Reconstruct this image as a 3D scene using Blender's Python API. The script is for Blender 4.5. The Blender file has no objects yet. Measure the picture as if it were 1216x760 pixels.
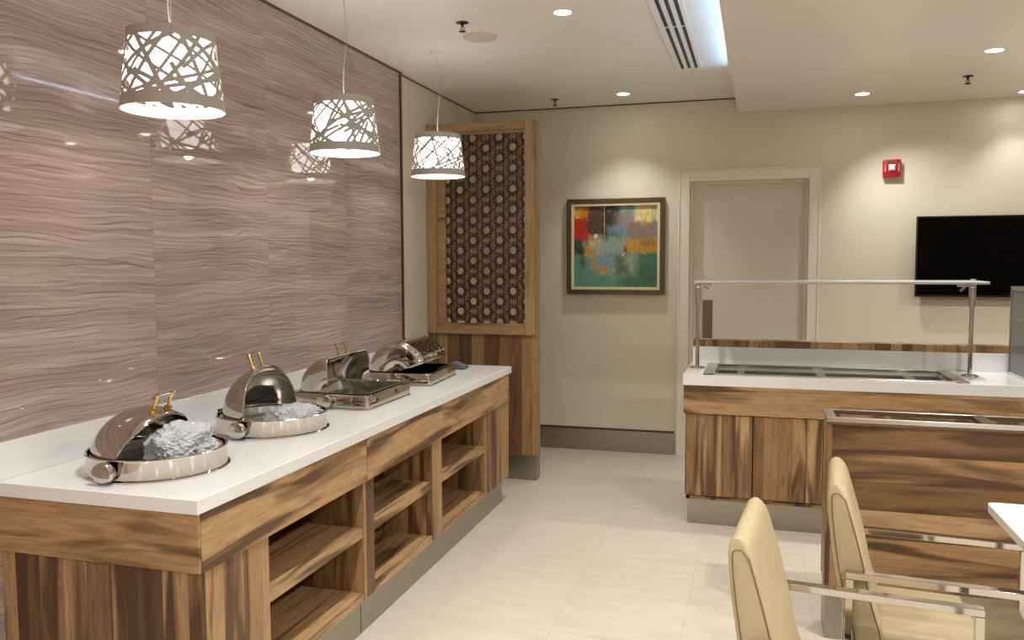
import bpy, bmesh, math, random
from mathutils import Vector, Matrix, noise
random.seed(7)
sc = bpy.context.scene
col = sc.collection
PI = math.pi

# ------------------------------------------------------------------ helpers
class MB:
    def __init__(s): s.bm = bmesh.new()
    def box(s, x0, x1, y0, y1, z0, z1, bev=0, seg=2):
        b = bmesh.new()
        vs = [b.verts.new((x, y, z)) for x in (x0, x1) for y in (y0, y1) for z in (z0, z1)]
        for f in ((0,1,3,2),(4,6,7,5),(0,4,5,1),(2,3,7,6),(0,2,6,4),(1,5,7,3)):
            b.faces.new([vs[i] for i in f])
        if bev: bmesh.ops.bevel(b, geom=b.edges[:], offset=bev, segments=seg, affect='EDGES', profile=.5)
        s._merge(b); return s
    def _merge(s, b, M=None):
        if M is not None: bmesh.ops.transform(b, matrix=M, verts=b.verts[:])
        bmesh.ops.recalc_face_normals(b, faces=b.faces[:])
        m = bpy.data.meshes.new('tmp'); b.to_mesh(m); b.free()
        s.bm.from_mesh(m); bpy.data.meshes.remove(m)
    def lathe(s, prof, c=(0,0,0), seg=32, M=None, cap=True):
        b = bmesh.new(); rings = []
        for r, z in prof:
            if r < 1e-6: rings.append([b.verts.new((0,0,z))])
            else: rings.append([b.verts.new((r*math.cos(2*PI*k/seg), r*math.sin(2*PI*k/seg), z)) for k in range(seg)])
        for A, B in zip(rings, rings[1:]):
            for k in range(seg):
                k2 = (k+1) % seg
                if len(A) == 1 and len(B) == 1: continue
                if len(A) == 1: b.faces.new((A[0], B[k], B[k2]))
                elif len(B) == 1: b.faces.new((A[k], A[k2], B[0]))
                else: b.faces.new((A[k], A[k2], B[k2], B[k]))
        if cap:
            for R in (rings[0], rings[-1]):
                if len(R) > 1: b.faces.new(R)
        T = Matrix.Translation(c)
        s._merge(b, T @ M if M is not None else T); return s
    def tube(s, pts, r, seg=10, closed=False):
        pts = [Vector(p) for p in pts]; b = bmesh.new(); rings = []; n = len(pts)
        up = None
        for i, p in enumerate(pts):
            a = pts[(i-1) % n] if (i or closed) else p
            c = pts[(i+1) % n] if (i < n-1 or closed) else p
            t = (c-a).normalized()
            if up is None:
                up = t.orthogonal().normalized()
            up = (up - t*up.dot(t))
            up = up.normalized() if up.length > 1e-6 else t.orthogonal().normalized()
            w = t.cross(up)
            rings.append([b.verts.new(p + (up*math.cos(2*PI*k/seg) + w*math.sin(2*PI*k/seg))*r) for k in range(seg)])
        m = n if closed else n-1
        for i in range(m):
            A, B = rings[i], rings[(i+1) % n]
            for k in range(seg): b.faces.new((A[k], A[(k+1) % seg], B[(k+1) % seg], B[k]))
        if not closed: b.faces.new(rings[0]); b.faces.new(rings[-1])
        s._merge(b); return s
    def poly(s, pts, axis, d0, d1, bev=0):
        """extrude a closed outline (2D pts) along axis from d0 to d1"""
        b = bmesh.new()
        def P(u, v, d): return {'x': (d,u,v), 'y': (u,d,v), 'z': (u,v,d)}[axis]
        A = [b.verts.new(P(u,v,d0)) for u,v in pts]; B = [b.verts.new(P(u,v,d1)) for u,v in pts]
        b.faces.new(A); b.faces.new(B)
        n = len(pts)
        for k in range(n): b.faces.new((A[k], A[(k+1)%n], B[(k+1)%n], B[k]))
        if bev: bmesh.ops.bevel(b, geom=b.edges[:], offset=bev, segments=3, affect='EDGES', profile=.5)
        s._merge(b); return s
    def build(s, name, mat, parent=None, smooth=False):
        me = bpy.data.meshes.new(name)
        off = Vector((0,0,0)); p = parent
        while p is not None: off += p.location; p = p.parent
        if off.length: bmesh.ops.translate(s.bm, vec=-off, verts=s.bm.verts[:])
        s.bm.to_mesh(me); s.bm.free()
        me.materials.append(mat)
        if smooth:
            me.shade_smooth()
            try: me.set_sharp_from_angle(angle=math.radians(38))
            except Exception: pass
        o = bpy.data.objects.new(name, me); col.objects.link(o)
        if parent is not None: o.parent = parent
        return o

def tag(o, label=None, cat=None, group=None, kind=None):
    if label: o['label'] = label
    if cat: o['category'] = cat
    if group: o['group'] = group
    if kind: o['kind'] = kind
    return o
def thing(name, label, cat, loc=(0,0,0), group=None):
    o = bpy.data.objects.new(name, None); o.empty_display_size = .1; col.objects.link(o)
    o.location = loc; return tag(o, label, cat, group)
def struct(o, label=None): o['kind'] = 'structure'; return o
def copy_tree(o, parent=None):
    c = o.copy(); col.objects.link(c); c.parent = parent
    for ch in [k for k in bpy.data.objects if k.parent == o]: copy_tree(ch, c)
    return c

# ------------------------------------------------------------------ materials
def lin(c): return tuple((v/12.92 if v <= .04045 else ((v+.055)/1.055)**2.4) for v in [k/255 for k in c]) + (1,)
class NT:
    def __init__(s, name):
        s.m = bpy.data.materials.new(name); s.m.use_nodes = True
        s.n = s.m.node_tree.nodes; s.l = s.m.node_tree.links
        s.b = s.n['Principled BSDF']
    def N(s, t, **k):
        o = s.n.new(t)
        for a, v in k.items(): setattr(o, a, v)
        return o
    def set(s, sock, v):
        if hasattr(v, 'is_output'): s.l.new(v, sock)
        else: sock.default_value = v
    def math(s, op, a, b=0, c=0, clamp=False):
        o = s.N('ShaderNodeMath', operation=op, use_clamp=clamp)
        for i, v in enumerate((a, b, c)): s.set(o.inputs[i], v)
        return o.outputs[0]
    def xyz(s, v):
        o = s.N('ShaderNodeSeparateXYZ'); s.l.new(v, o.inputs[0]); return o.outputs
    def comb(s, x, y, z):
        o = s.N('ShaderNodeCombineXYZ')
        for i, v in enumerate((x, y, z)): s.set(o.inputs[i], v)
        return o.outputs[0]
    def noise(s, v, scale=1, detail=3, rough=.5, dist=0):
        o = s.N('ShaderNodeTexNoise'); s.l.new(v, o.inputs['Vector'])
        o.inputs['Scale'].default_value = scale; o.inputs['Detail'].default_value = detail
        o.inputs['Roughness'].default_value = rough; o.inputs['Distortion'].default_value = dist
        return o.outputs[0]
    def white(s, v):
        o = s.N('ShaderNodeTexWhiteNoise', noise_dimensions='3D'); s.l.new(v, o.inputs['Vector']); return o.outputs['Value']
    def ramp(s, f, stops, interp='LINEAR'):
        o = s.N('ShaderNodeValToRGB'); s.l.new(f, o.inputs[0]); r = o.color_ramp; r.interpolation = interp
        while len(r.elements) < len(stops): r.elements.new(.5)
        for e, (p, c) in zip(r.elements, stops): e.position = p; e.color = c if len(c) == 4 else tuple(c)+(1,)
        return o.outputs[0]
    def mix(s, f, a, b, mode='MIX'):
        o = s.N('ShaderNodeMix', data_type='RGBA', blend_type=mode)
        s.set(o.inputs[0], f); s.set(o.inputs[6], a); s.set(o.inputs[7], b); return o.outputs[2]
    def obj(s): return s.N('ShaderNodeTexCoord').outputs['Object']
    def bump(s, h, strength=.1, dist=.002):
        o = s.N('ShaderNodeBump'); s.l.new(h, o.inputs['Height']); o.inputs['Strength'].default_value = strength
        o.inputs['Distance'].default_value = dist; s.l.new(o.outputs[0], s.b.inputs['Normal'])
    def P(s, **k):
        for a, v in k.items():
            s.set(s.b.inputs[a.replace('_', ' ')], v)
        return s

def plain(name, c, rough=.5, metal=0, var=.03, coat=0, scale=3, **k):
    t = NT(name); c = lin(c)
    n = t.noise(t.obj(), scale, 4)
    lo = tuple(v*(1-var) for v in c[:3])+(1,); hi = tuple(min(1, v*(1+var)) for v in c[:3])+(1,)
    t.P(Base_Color=t.ramp(n, [(.3, lo), (.7, hi)]), Roughness=rough, Metallic=metal, Coat_Weight=coat, **k)
    return t.m

def wood(name, grain, w=.1, seed=0, patch=.5, bright=1., length=60):
    t = NT(name); x, y, z = t.xyz(t.obj())
    if grain == 'z': p = t.math('ADD', x, y); g = z; K = (1, 1, .1)
    elif grain == 'y': p = t.math('ADD', x, z); g = y; K = (1, .1, 1)
    else: p = t.math('ADD', y, z); g = x; K = (.1, 1, 1)
    p = t.math('ADD', p, seed*.371+20)
    pi_ = t.math('DIVIDE', p, w); idx = t.math('FLOOR', pi_); fr = t.math('FRACT', pi_)
    r1 = t.white(t.comb(idx, seed, 3.3))
    gi = t.math('DIVIDE', t.math('ADD', g, t.math('MULTIPLY', r1, 5)), length); gidx = t.math('FLOOR', gi); gf = t.math('FRACT', gi)
    r2 = t.white(t.comb(idx, gidx, seed+1.7))
    off = t.math('MULTIPLY', r2, 30)
    if w > .5: r1, r2 = t.math('ADD', .5, 0), t.math('ADD', .25, 0)
    v = t.comb(t.math('ADD', t.math('MULTIPLY', x, K[0]), off), t.math('ADD', t.math('MULTIPLY', y, K[1]), off), t.math('ADD', t.math('MULTIPLY', z, K[2]), seed*2.3))
    broad = t.noise(v, 15, 2, .45, .9)          # heartwood figure
    grainn = t.noise(v, 95, 5, .6, .6)           # fine grain
    mid = t.noise(v, 34, 3, .6, .8)
    B = bright
    L = [tuple(k*B for k in lin(c)[:3])+(1,) for c in ((190,156,113),(172,136,94),(142,108,71),(98,71,46),(62,43,28))]
    base = t.ramp(r2, [(0, L[0]), (.4, L[1]), (.7, L[2]), (1, L[3])])
    th = t.math('ADD', broad, t.math('MULTIPLY', t.math('SUBTRACT', r1, .5), .2))
    pt = t.ramp(th, [(patch-.03, (0,0,0)), (patch+.035, (.42,.42,.42)), (patch+.13, (.95,.95,.95))])
    c = t.mix(pt, base, t.mix(mid, L[3], L[4]))
    c = t.mix(t.ramp(mid, [(.45, (0,0,0)), (.8, (.45,.45,.45))]), c, L[3])
    c = t.mix(t.ramp(grainn, [(.4, (0,0,0)), (.75, (.38,.38,.38))]), c, L[4])
    e = t.math('MINIMUM', fr, t.math('SUBTRACT', 1, fr)); e = t.math('MULTIPLY', e, w)
    e2 = t.math('MULTIPLY', t.math('MINIMUM', gf, t.math('SUBTRACT', 1, gf)), length)
    e = t.math('MINIMUM', e, e2)
    j = t.math('LESS_THAN', e, .0009)
    c = t.mix(t.math('MULTIPLY', j, .55), c, L[4])
    t.P(Base_Color=c, Roughness=.42, Specular_IOR_Level=.35)
    t.bump(grainn, .06)
    return t.m

def marble():
    t = NT('wavy_marble'); x, y, z = t.xyz(t.obj())
    ti = t.math('FLOOR', t.math('DIVIDE', t.math('SUBTRACT', y, 2.635-.77*6), .77))
    tf = t.math('FRACT', t.math('DIVIDE', t.math('SUBTRACT', y, 2.635-.77*6), .77))
    sh = t.math('MULTIPLY', t.white(t.comb(ti, 2.2, 1.1)), 7)
    w = t.noise(t.comb(sh, t.math('MULTIPLY', y, 1.1), t.math('MULTIPLY', z, 1.3)), 1.5, 2, .5)
    zz = t.math('ADD', t.math('ADD', z, sh), t.math('MULTIPLY', w, .07))
    yy = t.math('ADD', y, sh)
    def bands(f, wob, fy, fz, wd, seed):
        n = t.noise(t.comb(seed, t.math('MULTIPLY', yy, fy), t.math('MULTIPLY', zz, fz)), 1, 2, .5)
        ph = t.math('ADD', t.math('MULTIPLY', zz, f), t.math('MULTIPLY', n, wob))
        d = t.math('ABSOLUTE', t.math('SUBTRACT', t.math('FRACT', ph), .5))
        k = t.noise(t.comb(seed+7, t.math('MULTIPLY', yy, 1.7), t.math('MULTIPLY', zz, 33)), 1, 3, .6)   # lines swell and fade
        line = t.ramp(d, [(0, (1,1,1)), (wd, (0,0,0))])
        return t.math('MULTIPLY', line, t.ramp(k, [(.36, (.08,.08,.08)), (.62, (1,1,1))])), n
    l1, n1 = bands(52, 5.0, 1.3, 8, .13, 0)
    l2, n2 = bands(37, 6.0, .9, 6, .09, 5)
    l3, n3 = bands(33, 5.0, 1.1, 9, .24, 9)
    l4, n4 = bands(95, 8.0, 1.6, 12, .24, 14)
    big = t.noise(t.comb(3, t.math('MULTIPLY', y, .8), t.math('MULTIPLY', zz, 5)), 1.6, 3)
    c = t.ramp(t.noise(t.comb(2, t.math('MULTIPLY', yy, .9), t.math('MULTIPLY', zz, 16)), 1, 3), [(.3, lin((150,129,123))), (.5, lin((169,148,141))), (.7, lin((190,171,164)))])
    c = t.mix(t.math('MULTIPLY', big, .4), c, lin((170,150,146)))
    c = t.mix(t.math('MULTIPLY', l3, .45), c, lin((214,200,193)))
    c = t.mix(t.math('MULTIPLY', l4, .22), c, lin((140,118,113)))
    c = t.mix(t.math('MULTIPLY', l2, .7), c, lin((124,101,98)))
    c = t.mix(t.math('MULTIPLY', l1, .85), c, lin((98,75,73)))
    e = t.math('MULTIPLY', t.math('MINIMUM', tf, t.math('SUBTRACT', 1, tf)), .77)
    c = t.mix(t.math('MULTIPLY', t.math('LESS_THAN', e, .0016), .5), c, lin((140,122,116)))
    t.P(Base_Color=c, Roughness=.035, Specular_IOR_Level=.5)
    return t.m

def floor_mat():
    t = NT('floor_tiles'); x, y, z = t.xyz(t.obj()); S = .515*2
    fx = t.math('DIVIDE', t.math('ADD', x, 1.30+20*S), S/2); fy = t.math('DIVIDE', t.math('ADD', y, -3.185+20*S), S/2)
    ex = t.math('FRACT', fx); ey = t.math('FRACT', fy)
    e = t.math('MINIMUM', t.math('MINIMUM', ex, t.math('SUBTRACT', 1, ex)), t.math('MINIMUM', ey, t.math('SUBTRACT', 1, ey)))
    j = t.math('LESS_THAN', e, .0035)
    r = t.white(t.comb(t.math('FLOOR', fx), t.math('FLOOR', fy), 1))
    n = t.noise(t.comb(t.math('MULTIPLY', x, 2.2), t.math('ADD', t.math('MULTIPLY', y, 7), t.math('MULTIPLY', r, 9)), 0), 2.2, 5, .6, .6)
    c = t.ramp(n, [(.3, lin((190,181,164))), (.5, lin((197,188,172))), (.72, lin((203,195,181)))])
    c = t.mix(t.math('MULTIPLY', r, .25), c, lin((196,187,173)))
    c = t.mix(t.math('MULTIPLY', j, .32), c, lin((150,140,124)))
    t.P(Base_Color=c, Roughness=.38)
    return t.m

def brushed(name, c, rough=.3, ax='x', var=.12):
    t = NT(name); x, y, z = t.xyz(t.obj())
    n = t.noise(t.comb(t.math('MULTIPLY', x, 3), t.math('MULTIPLY', y, 3), t.math('MULTIPLY', z, 400)), 1, 2)
    cc = lin(c)
    t.P(Base_Color=cc, Metallic=1., Roughness=t.math('ADD', rough-var/2, t.math('MULTIPLY', n, var)))
    return t.m
def emit(name, c, s):
    t = NT(name); n = t.noise(t.obj(), 2, 1)
    t.P(Base_Color=(.8,.8,.8,1), Emission_Color=c, Emission_Strength=s, Roughness=.6); return t.m

M = {}
M['wall'] = plain('beige_wall_paint', (219,213,192), .62, var=.012, scale=1.5)
M['dark'] = plain('dark_wall_panelling', (158,146,132), .5, var=.05)
M['ceil'] = plain('ceiling_paint', (238,234,228), .45, var=.01)
M['soffit'] = plain('soffit_paint', (234,227,218), .3, var=.01)
M['marble'] = marble()
M['floor'] = floor_mat()
M['white'] = plain('white_quartz', (228,227,225), .14, var=.01, coat=.3)
M['steelkick'] = brushed('brushed_steel_kick', (168,162,150), .36)
M['steel'] = brushed('satin_steel', (200,196,188), .24)
M['chrome'] = plain('polished_steel', (198,191,182), .035, 1., var=.01)
M['chrome2'] = plain('chair_chrome', (205,200,194), .08, 1., var=.01)
M['inner'] = plain('lid_inner_steel', (150,146,136), .22, 1., var=.05)
M['gold'] = plain('brass_finish', (214,176,104), .15, 1., var=.02)
M['black'] = plain('black_plastic', (14,14,14), .4, var=.05)
M['pan'] = plain('pan_steel', (190,190,186), .2, 1., var=.03)
M['darkpan'] = plain('dark_well', (52,52,54), .35, .6, var=.1)
M['water'] = plain('dark_pan_bottom', (60,62,66), .08, .9, var=.1)
M['woodv'] = wood('walnut_vertical', 'z', .095, 1, patch=.54)
M['woodv2'] = wood('walnut_vertical_shaded', 'z', .088, 4, patch=.50, bright=.8)  # darker walnut copy, shade of the end panel put into its colour
M['woody'] = wood('walnut_apron_along', 'y', .9, 2, patch=.50, bright=1.08)
M['woodx'] = wood('walnut_apron_across', 'x', .9, 3, patch=.50)
M['woodx2'] = wood('walnut_wide_planks', 'x', .11, 6, patch=.53, bright=.95, length=60)
M['woodd'] = wood('walnut_doors', 'z', .075, 8, patch=.53, bright=1.02)
M['woodp'] = wood('walnut_screen_panel', 'z', .09, 11, patch=.55, bright=1.0)
M['woodf'] = wood('oak_frame', 'z', 3., 13, patch=.66, bright=.95)
M['woodfx'] = wood('oak_frame_across', 'x', 3., 14, patch=.62, bright=.95)
M['shelf'] = wood('walnut_shelf', 'y', .9, 5, patch=.52)
M['lattice'] = plain('lattice_brown', (66,44,34), .5, var=.06)
M['sheet'] = plain('lattice_sheet', (146,114,94), .5, var=.08)
M['doorpaint'] = plain('door_paint', (222,216,201), .45, var=.01)
M['frame'] = plain('door_frame_paint', (234,228,213), .4, var=.01)
M['bronze'] = plain('dark_trim_and_shadow_lines', (92,66,50), .35, .3, var=.05)  # real dark trim, also the colour of the painted shadow lines
M['shade'] = plain('white_metal_shade', (182,176,168), .45, var=.01)
M['cable'] = plain('clear_cable', (200,192,184), .3, var=.02)
M['leather'] = plain('cream_leather', (182,166,130), .42, var=.03, scale=9)
M['pipe'] = plain('leather_piping', (120,100,62), .5, var=.03)
M['table'] = plain('white_table_laminate', (240,240,238), .25, var=.01)
M['edge'] = plain('table_edge', (150,140,122), .4, var=.03)
M['tv'] = plain('tv_glass', (1,1,1), .25, var=.1, Specular_IOR_Level=.12)
M['red'] = plain('red_plastic', (165,14,26), .35, var=.03)
M['whitep'] = plain('white_plastic', (238,236,232), .4, var=.01)
M['plate'] = plain('grey_plate', (120,112,92), .35, .4, var=.03)
M['grey'] = plain('grey_cloth', (84,87,93), .8, var=.1)
M['glow'] = emit('lamp_diffuser', (1,.96,.92,1), 4.0)
M['led'] = emit('downlight_lens', (1,.95,.87,1), 30)
M['cove'] = emit('cool_led_strip', (.4,.68,1,1), 26)
M['oldgold'] = plain('antique_gold_frame', (98,82,60), .35, .5, var=.12, scale=30)
M['mat_'] = plain('cream_liner', (222,208,176), .5, var=.03)
def glassmat(name, c, rough=.02, trans=.95, ior=1.45, alpha=1.):
    t = NT(name); n = t.noise(t.obj(), 4, 2)
    t.P(Base_Color=c, Roughness=rough, Transmission_Weight=trans, IOR=ior, Alpha=alpha); return t.m
M['glass'] = glassmat('shelf_glass', (.9,.94,.92,1), .2, .4)
M['caseglass'] = glassmat('case_glass', (.72,.76,.74,1), .1, .8, 1.1)
t = NT('crinkled_plastic'); n = t.noise(t.obj(), 38, 6, .65, 1.5)
t.P(Base_Color=(.86,.87,.88,1), Roughness=.22, Transmission_Weight=.5, IOR=1.22, Coat_Weight=.5, Subsurface_Weight=.0); t.bump(n, .5, .008); M['plastic'] = t.m

# ------------------------------------------------------------------ room
XL, XR, YB, YF, ZC = -2.215, 4.2, 6.44, -3.0, 2.70
m = MB(); m.box(XL-.15, XR+.15, YF-.15, YB+.4, -.12, 0); struct(m.build('floor', M['floor']))
m = MB(); m.box(XL-.15, XR+.15, YF-.15, YB+.4, ZC, ZC+.1); struct(m.build('ceiling', M['ceil']))
SX = -.163
m = MB(); m.box(SX, XR, YF, YB, 2.5965, ZC); struct(m.build('ceiling', M['soffit']))
m = MB(); m.box(XL-.12, XL, YF, YB, 0, ZC); struct(m.build('wall_left', M['wall']))
m = MB(); m.box(XR, XR+.12, YF, YB, 0, ZC); struct(m.build('wall_right', M['dark']))
m = MB(); m.box(XL-.12, XR+.12, YF-.12, YF, 0, ZC); struct(m.build('wall_front', M['dark']))
DX0, DX1, DZ = -.50, .35, 2.095
m = MB(); m.box(XL-.12, DX0, YB, YB+.14, 0, ZC); m.box(DX1, XR+.12, YB, YB+.14, 0, ZC); m.box(DX0, DX1, YB, YB+.14, DZ, ZC)
struct(m.build('wall_back', M['wall']))
# door
m = MB(); m.box(DX0, DX1, YB+.075, YB+.12, .004, DZ); d = struct(m.build('door_1', M['doorpaint']))
m = MB(); m.box(-.40, -.328, YB+.070, YB+.075, .86, 1.20, .001); m.build('push_plate', M['plate'], d)
m = MB()
for (a, b, z0, z1) in ((DX0-.073, DX0, 0, DZ+.075), (DX1, DX1+.068, 0, DZ+.075), (DX0, DX1, DZ, DZ+.075)):
    m.box(a, b, YB-.018, YB, z0, z1, .003)
for (a, b, z0, z1) in ((DX0-.083, DX0-.07, 0, DZ+.087), (DX1+.066, DX1+.079, 0, DZ+.087), (DX0-.083, DX1+.079, DZ+.074, DZ+.087)):
    m.box(a, b, YB-.026, YB, z0, z1, .003)
for (a, b, z0, z1) in ((DX0, DX0+.022, 0, DZ-.02), (DX1-.022, DX1, 0, DZ-.02), (DX0, DX1, DZ-.022, DZ)):
    m.box(a, b, YB+.035, YB+.075, z0, z1, .002)
struct(m.build('trim_1', M['frame']))
# skirting
m = MB(); m.box(-2.18, -.60, YB-.014, YB, 0, .168); m.box(.45, XR, YB-.014, YB, 0, .168)
b = struct(m.build('baseboard_back', M['steelkick']))
m = MB(); m.box(-2.18, -.60, YB-.004, YB, .170, .182); struct(m.build('painted_skirting_shadow', M['bronze']))  # dark strip painted in as the shadow line above the skirting
# dark strips standing in for the shade of the ceiling shadow gaps
m = MB(); m.box(XL, SX, YB-.006, YB, ZC-.008, ZC); m.box(XL, XL+.006, 4.936, YB, ZC-.008, ZC)
struct(m.build('painted_ceiling_gap', M['bronze']))
# marble cladding
m = MB(); m.box(XL, XL+.022, YF+.01, 4.91, 0, ZC-.012)
struct(m.build('trim_4', M['marble']))
m = MB(); m.box(XL, XL+.030, 4.91, 4.935, 0, ZC); m.box(XL, XL+.028, YF+.01, 4.91, ZC-.012, ZC)  # end trim, plus a dark strip for the shade above the marble
struct(m.build('trim_and_painted_gap', M['bronze']))
# cove led strip on the hidden soffit face
m = MB(); m.box(SX-.012, SX, .2, 5.32, 2.5966, 2.600); struct(m.build('added_cove_ledge', M['soffit']))  # ledge added to screen the strip from below and from the marble
m = MB(); m.box(SX-.0105, SX-.001, .2, 5.32, 2.6002, 2.6022)
tag(m.build('cove_light_strip', M['cove']), 'cool bluish light strip on the side of the dropped ceiling beside the linear vent', 'light strip')

# ------------------------------------------------------------------ left buffet
XW = XL+.0225            # marble face
XF = -1.482             # cabinet face
def cabinet(name, label, y0, y1, openings, panels, near_end):
    t = thing(name, label, 'cabinet', ((XW-1.5)/2, (y0+y1)/2, 0), 'walnut cabinet units under the left counter')
    # apron
    m = MB(); m.box(XF-.015, XF+.008, y0, y1, .632, .8035, .0015); m.build('apron', M['woody'], t)
    m = MB(); m.box(XW+.01, XF-.02, y0+.004, y1-.004, .16, .18)
    m.build('bottom_board', M['shelf'], t)
    m = MB(); m.box(XW+.01, XF-.018, y0+.004, y1-.004, .628, .645)
    m.build('top_board', M['shelf'], t)
    xb = XF-.43
    m = MB(); m.box(xb-.012, xb, y0+.005, y1-.005, .18, .628); m.build('back_panel', M['woodv2'], t)
    for (a, b) in panels:
        m = MB(); m.box(XF-.43, XF, a, b, .155, .628, .0015); m.build('divider_panel', M['woodv'], t)
    for (a, b) in openings:
        m = MB(); m.box(XF-.43, XF-.004, a+.001, b-.001, .408, .446, .001)
        m.build('shelf', M['shelf'], t)
        m = MB(); m.box(XF-.025, XF-.003, a+.001, b-.001, .15, .181, .001); m.build('front_rail', M['woody'], t)
    m = MB(); m.box(XF-.05, XF-.032, y0+(.04 if near_end else 0), y1-(0 if near_end else .035), 0, .155); m.build('toe_kick', M['steelkick'], t)
    return t
c1 = cabinet('shelf_cabinet', 'walnut shelf cabinet at the near end of the left counter, with vertical plank end', 1.925, 2.945,
             [(2.262, 2.925)], [(1.945, 2.262), (2.925, 2.945)], True)
m = MB(); m.box(XW, XF+.004, 1.915, 1.935, .632, .8035, .0015); m.build('end_apron', M['woodx'], c1)
m = MB(); m.box(XW, XF-.002, 1.925, 1.945, .0, .632, .001); m.build('end_panel', M['woodv2'], c1)
c2 = cabinet('shelf_cabinet', 'walnut shelf cabinet with two open bays at the far end of the left counter', 2.950, 4.905,
             [(3.018, 3.650), (3.775, 4.448)], [(2.952, 3.018), (3.650, 3.775), (4.448, 4.500), (4.508, 4.885)], False)
m = MB(); m.box(XW, XF+.004, 4.888, 4.905, .155, .8035, .001); m.build('end_panel', M['woodv'], c2)

wt = thing('worktop', 'long white stone worktop on the walnut cabinets below the marble wall', 'worktop', (-1.8, 3.4, .8035))
m = MB(); m.box(XW, -1.470, 1.905, 4.95, .8035, .8455, .0022); m.build('slab', M['white'], wt)
m = MB(); m.box(XW, XW+.018, 1.905, 4.90, .8458, .960, .0015); m.build('backsplash', M['white'], wt)

# ------------------------------------------------------------------ chafing dishes
TOP = .846
def shell(prof, a0, a1, c, seg=40, th=.0025):
    """surface of revolution about the y axis through c; prof=(y,r); angle from +x"""
    b = bmesh.new(); rows = []
    for y, r in prof:
        if r < 1e-6: rows.append([b.verts.new((c[0], c[1]+y, c[2]))]*(seg+1))
        else: rows.append([b.verts.new((c[0]+r*math.cos(a0+(a1-a0)*k/seg), c[1]+y, c[2]+r*math.sin(a0+(a1-a0)*k/seg))) for k in range(seg+1)])
    for A, B in zip(rows, rows[1:]):
        for k in range(seg):
            q = []
            for v in (A[k], A[k+1], B[k+1], B[k]):
                if v not in q: q.append(v)
            if len(q) > 2: b.faces.new(q)
    bmesh.ops.recalc_face_normals(b, faces=b.faces[:])
    m = MB(); mm = bpy.data.meshes.new('t'); b.to_mesh(mm); b.free(); m.bm.from_mesh(mm); bpy.data.meshes.remove(mm)
    return m
def lid_for(root, prof, R, a0, c, handle_w=.045, a1=PI):
    m = shell(prof, a0, a1, c)
    o = m.build('roll_top_lid', M['chrome'], root, smooth=True)
    so = o.modifiers.new('solid', 'SOLIDIFY'); so.thickness = .004; so.offset = 0
    # rolled rim along the opening
    pts = [(c[0]+r*math.cos(a0), c[1]+y, c[2]+r*math.sin(a0)) for y, r in prof if r > .004]
    m = MB(); m.tube(pts, .0042, 8); m.build('lid_rim', M['chrome'], o, smooth=True)
    ah = a0+.17; ca, sa = math.cos(ah), math.sin(ah)
    def Q(y, r): return (c[0]+r*ca, c[1]+y, c[2]+r*sa)
    RR = R-.003
    for s in (-1, 1):
        h = MB(); h.tube([Q(s*handle_w, RR), Q(s*handle_w, RR+.052)], .0055, 10)
        h.tube([Q(s*handle_w, RR-.002), Q(s*handle_w, RR+.010)], .0125, 14)
        h.tube([Q(s*handle_w, RR+.044), Q(s*handle_w, RR+.060)], .0075, 12)
        h.build('handle_post', M['gold'] if a0 > .5 else M['chrome'], o, smooth=True)
    h = MB(); h.tube([Q(-handle_w-.014, RR+.052), Q(handle_w+.014, RR+.052)], .0062, 12); h.build('handle_bar', M['chrome'], o, smooth=True)
    return o
def knob(root, x, y, z, s):
    m = MB(); 
    m.lathe([(.0, -.014), (.020, -.014), (.031, -.008), (.034, 0), (.034, .010), (.030, .017), (.018, .020), (0, .0205)], seg=28,
            M=Matrix.Rotation(PI/2*(1 if s < 0 else -1), 4, 'X'))
    bmesh.ops.scale(m.bm, vec=(1.1, 1, .92), verts=m.bm.verts[:])
    bmesh.ops.translate(m.bm, vec=(x, y+s*.018, z), verts=m.bm.verts[:])
    m.build('pivot_knob', M['chrome'], root, smooth=True)
def crumple(name, c, rx, ry, rz, seed, root, sub=6, amp=.28):
    b = bmesh.new(); bmesh.ops.create_icosphere(b, subdivisions=sub, radius=1)
    for v in b.verts:
        p = v.co*1.6+Vector((seed, seed*2, 0))
        q = v.co*4.5+Vector((seed*3, 0, seed))
        k = 1+amp*(noise.noise(p))+.30*amp*abs(noise.noise(q))*2-.35*amp*abs(noise.noise(q*2.3))
        v.co = Vector((c[0]+v.co.x*rx*k, c[1]+v.co.y*ry*k, max(c[2]+v.co.z*rz*k, c[2]-rz*.35)))
    m = MB(); mm = bpy.data.meshes.new('t'); b.to_mesh(mm); b.free(); m.bm.from_mesh(mm); bpy.data.meshes.remove(mm)
    return m.build(name, M['plastic'], root, smooth=False)
def sph(R, n=28): return [(-R*math.cos(PI*k/n), R*math.sin(PI*k/n)) for k in range(n+1)]
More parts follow.
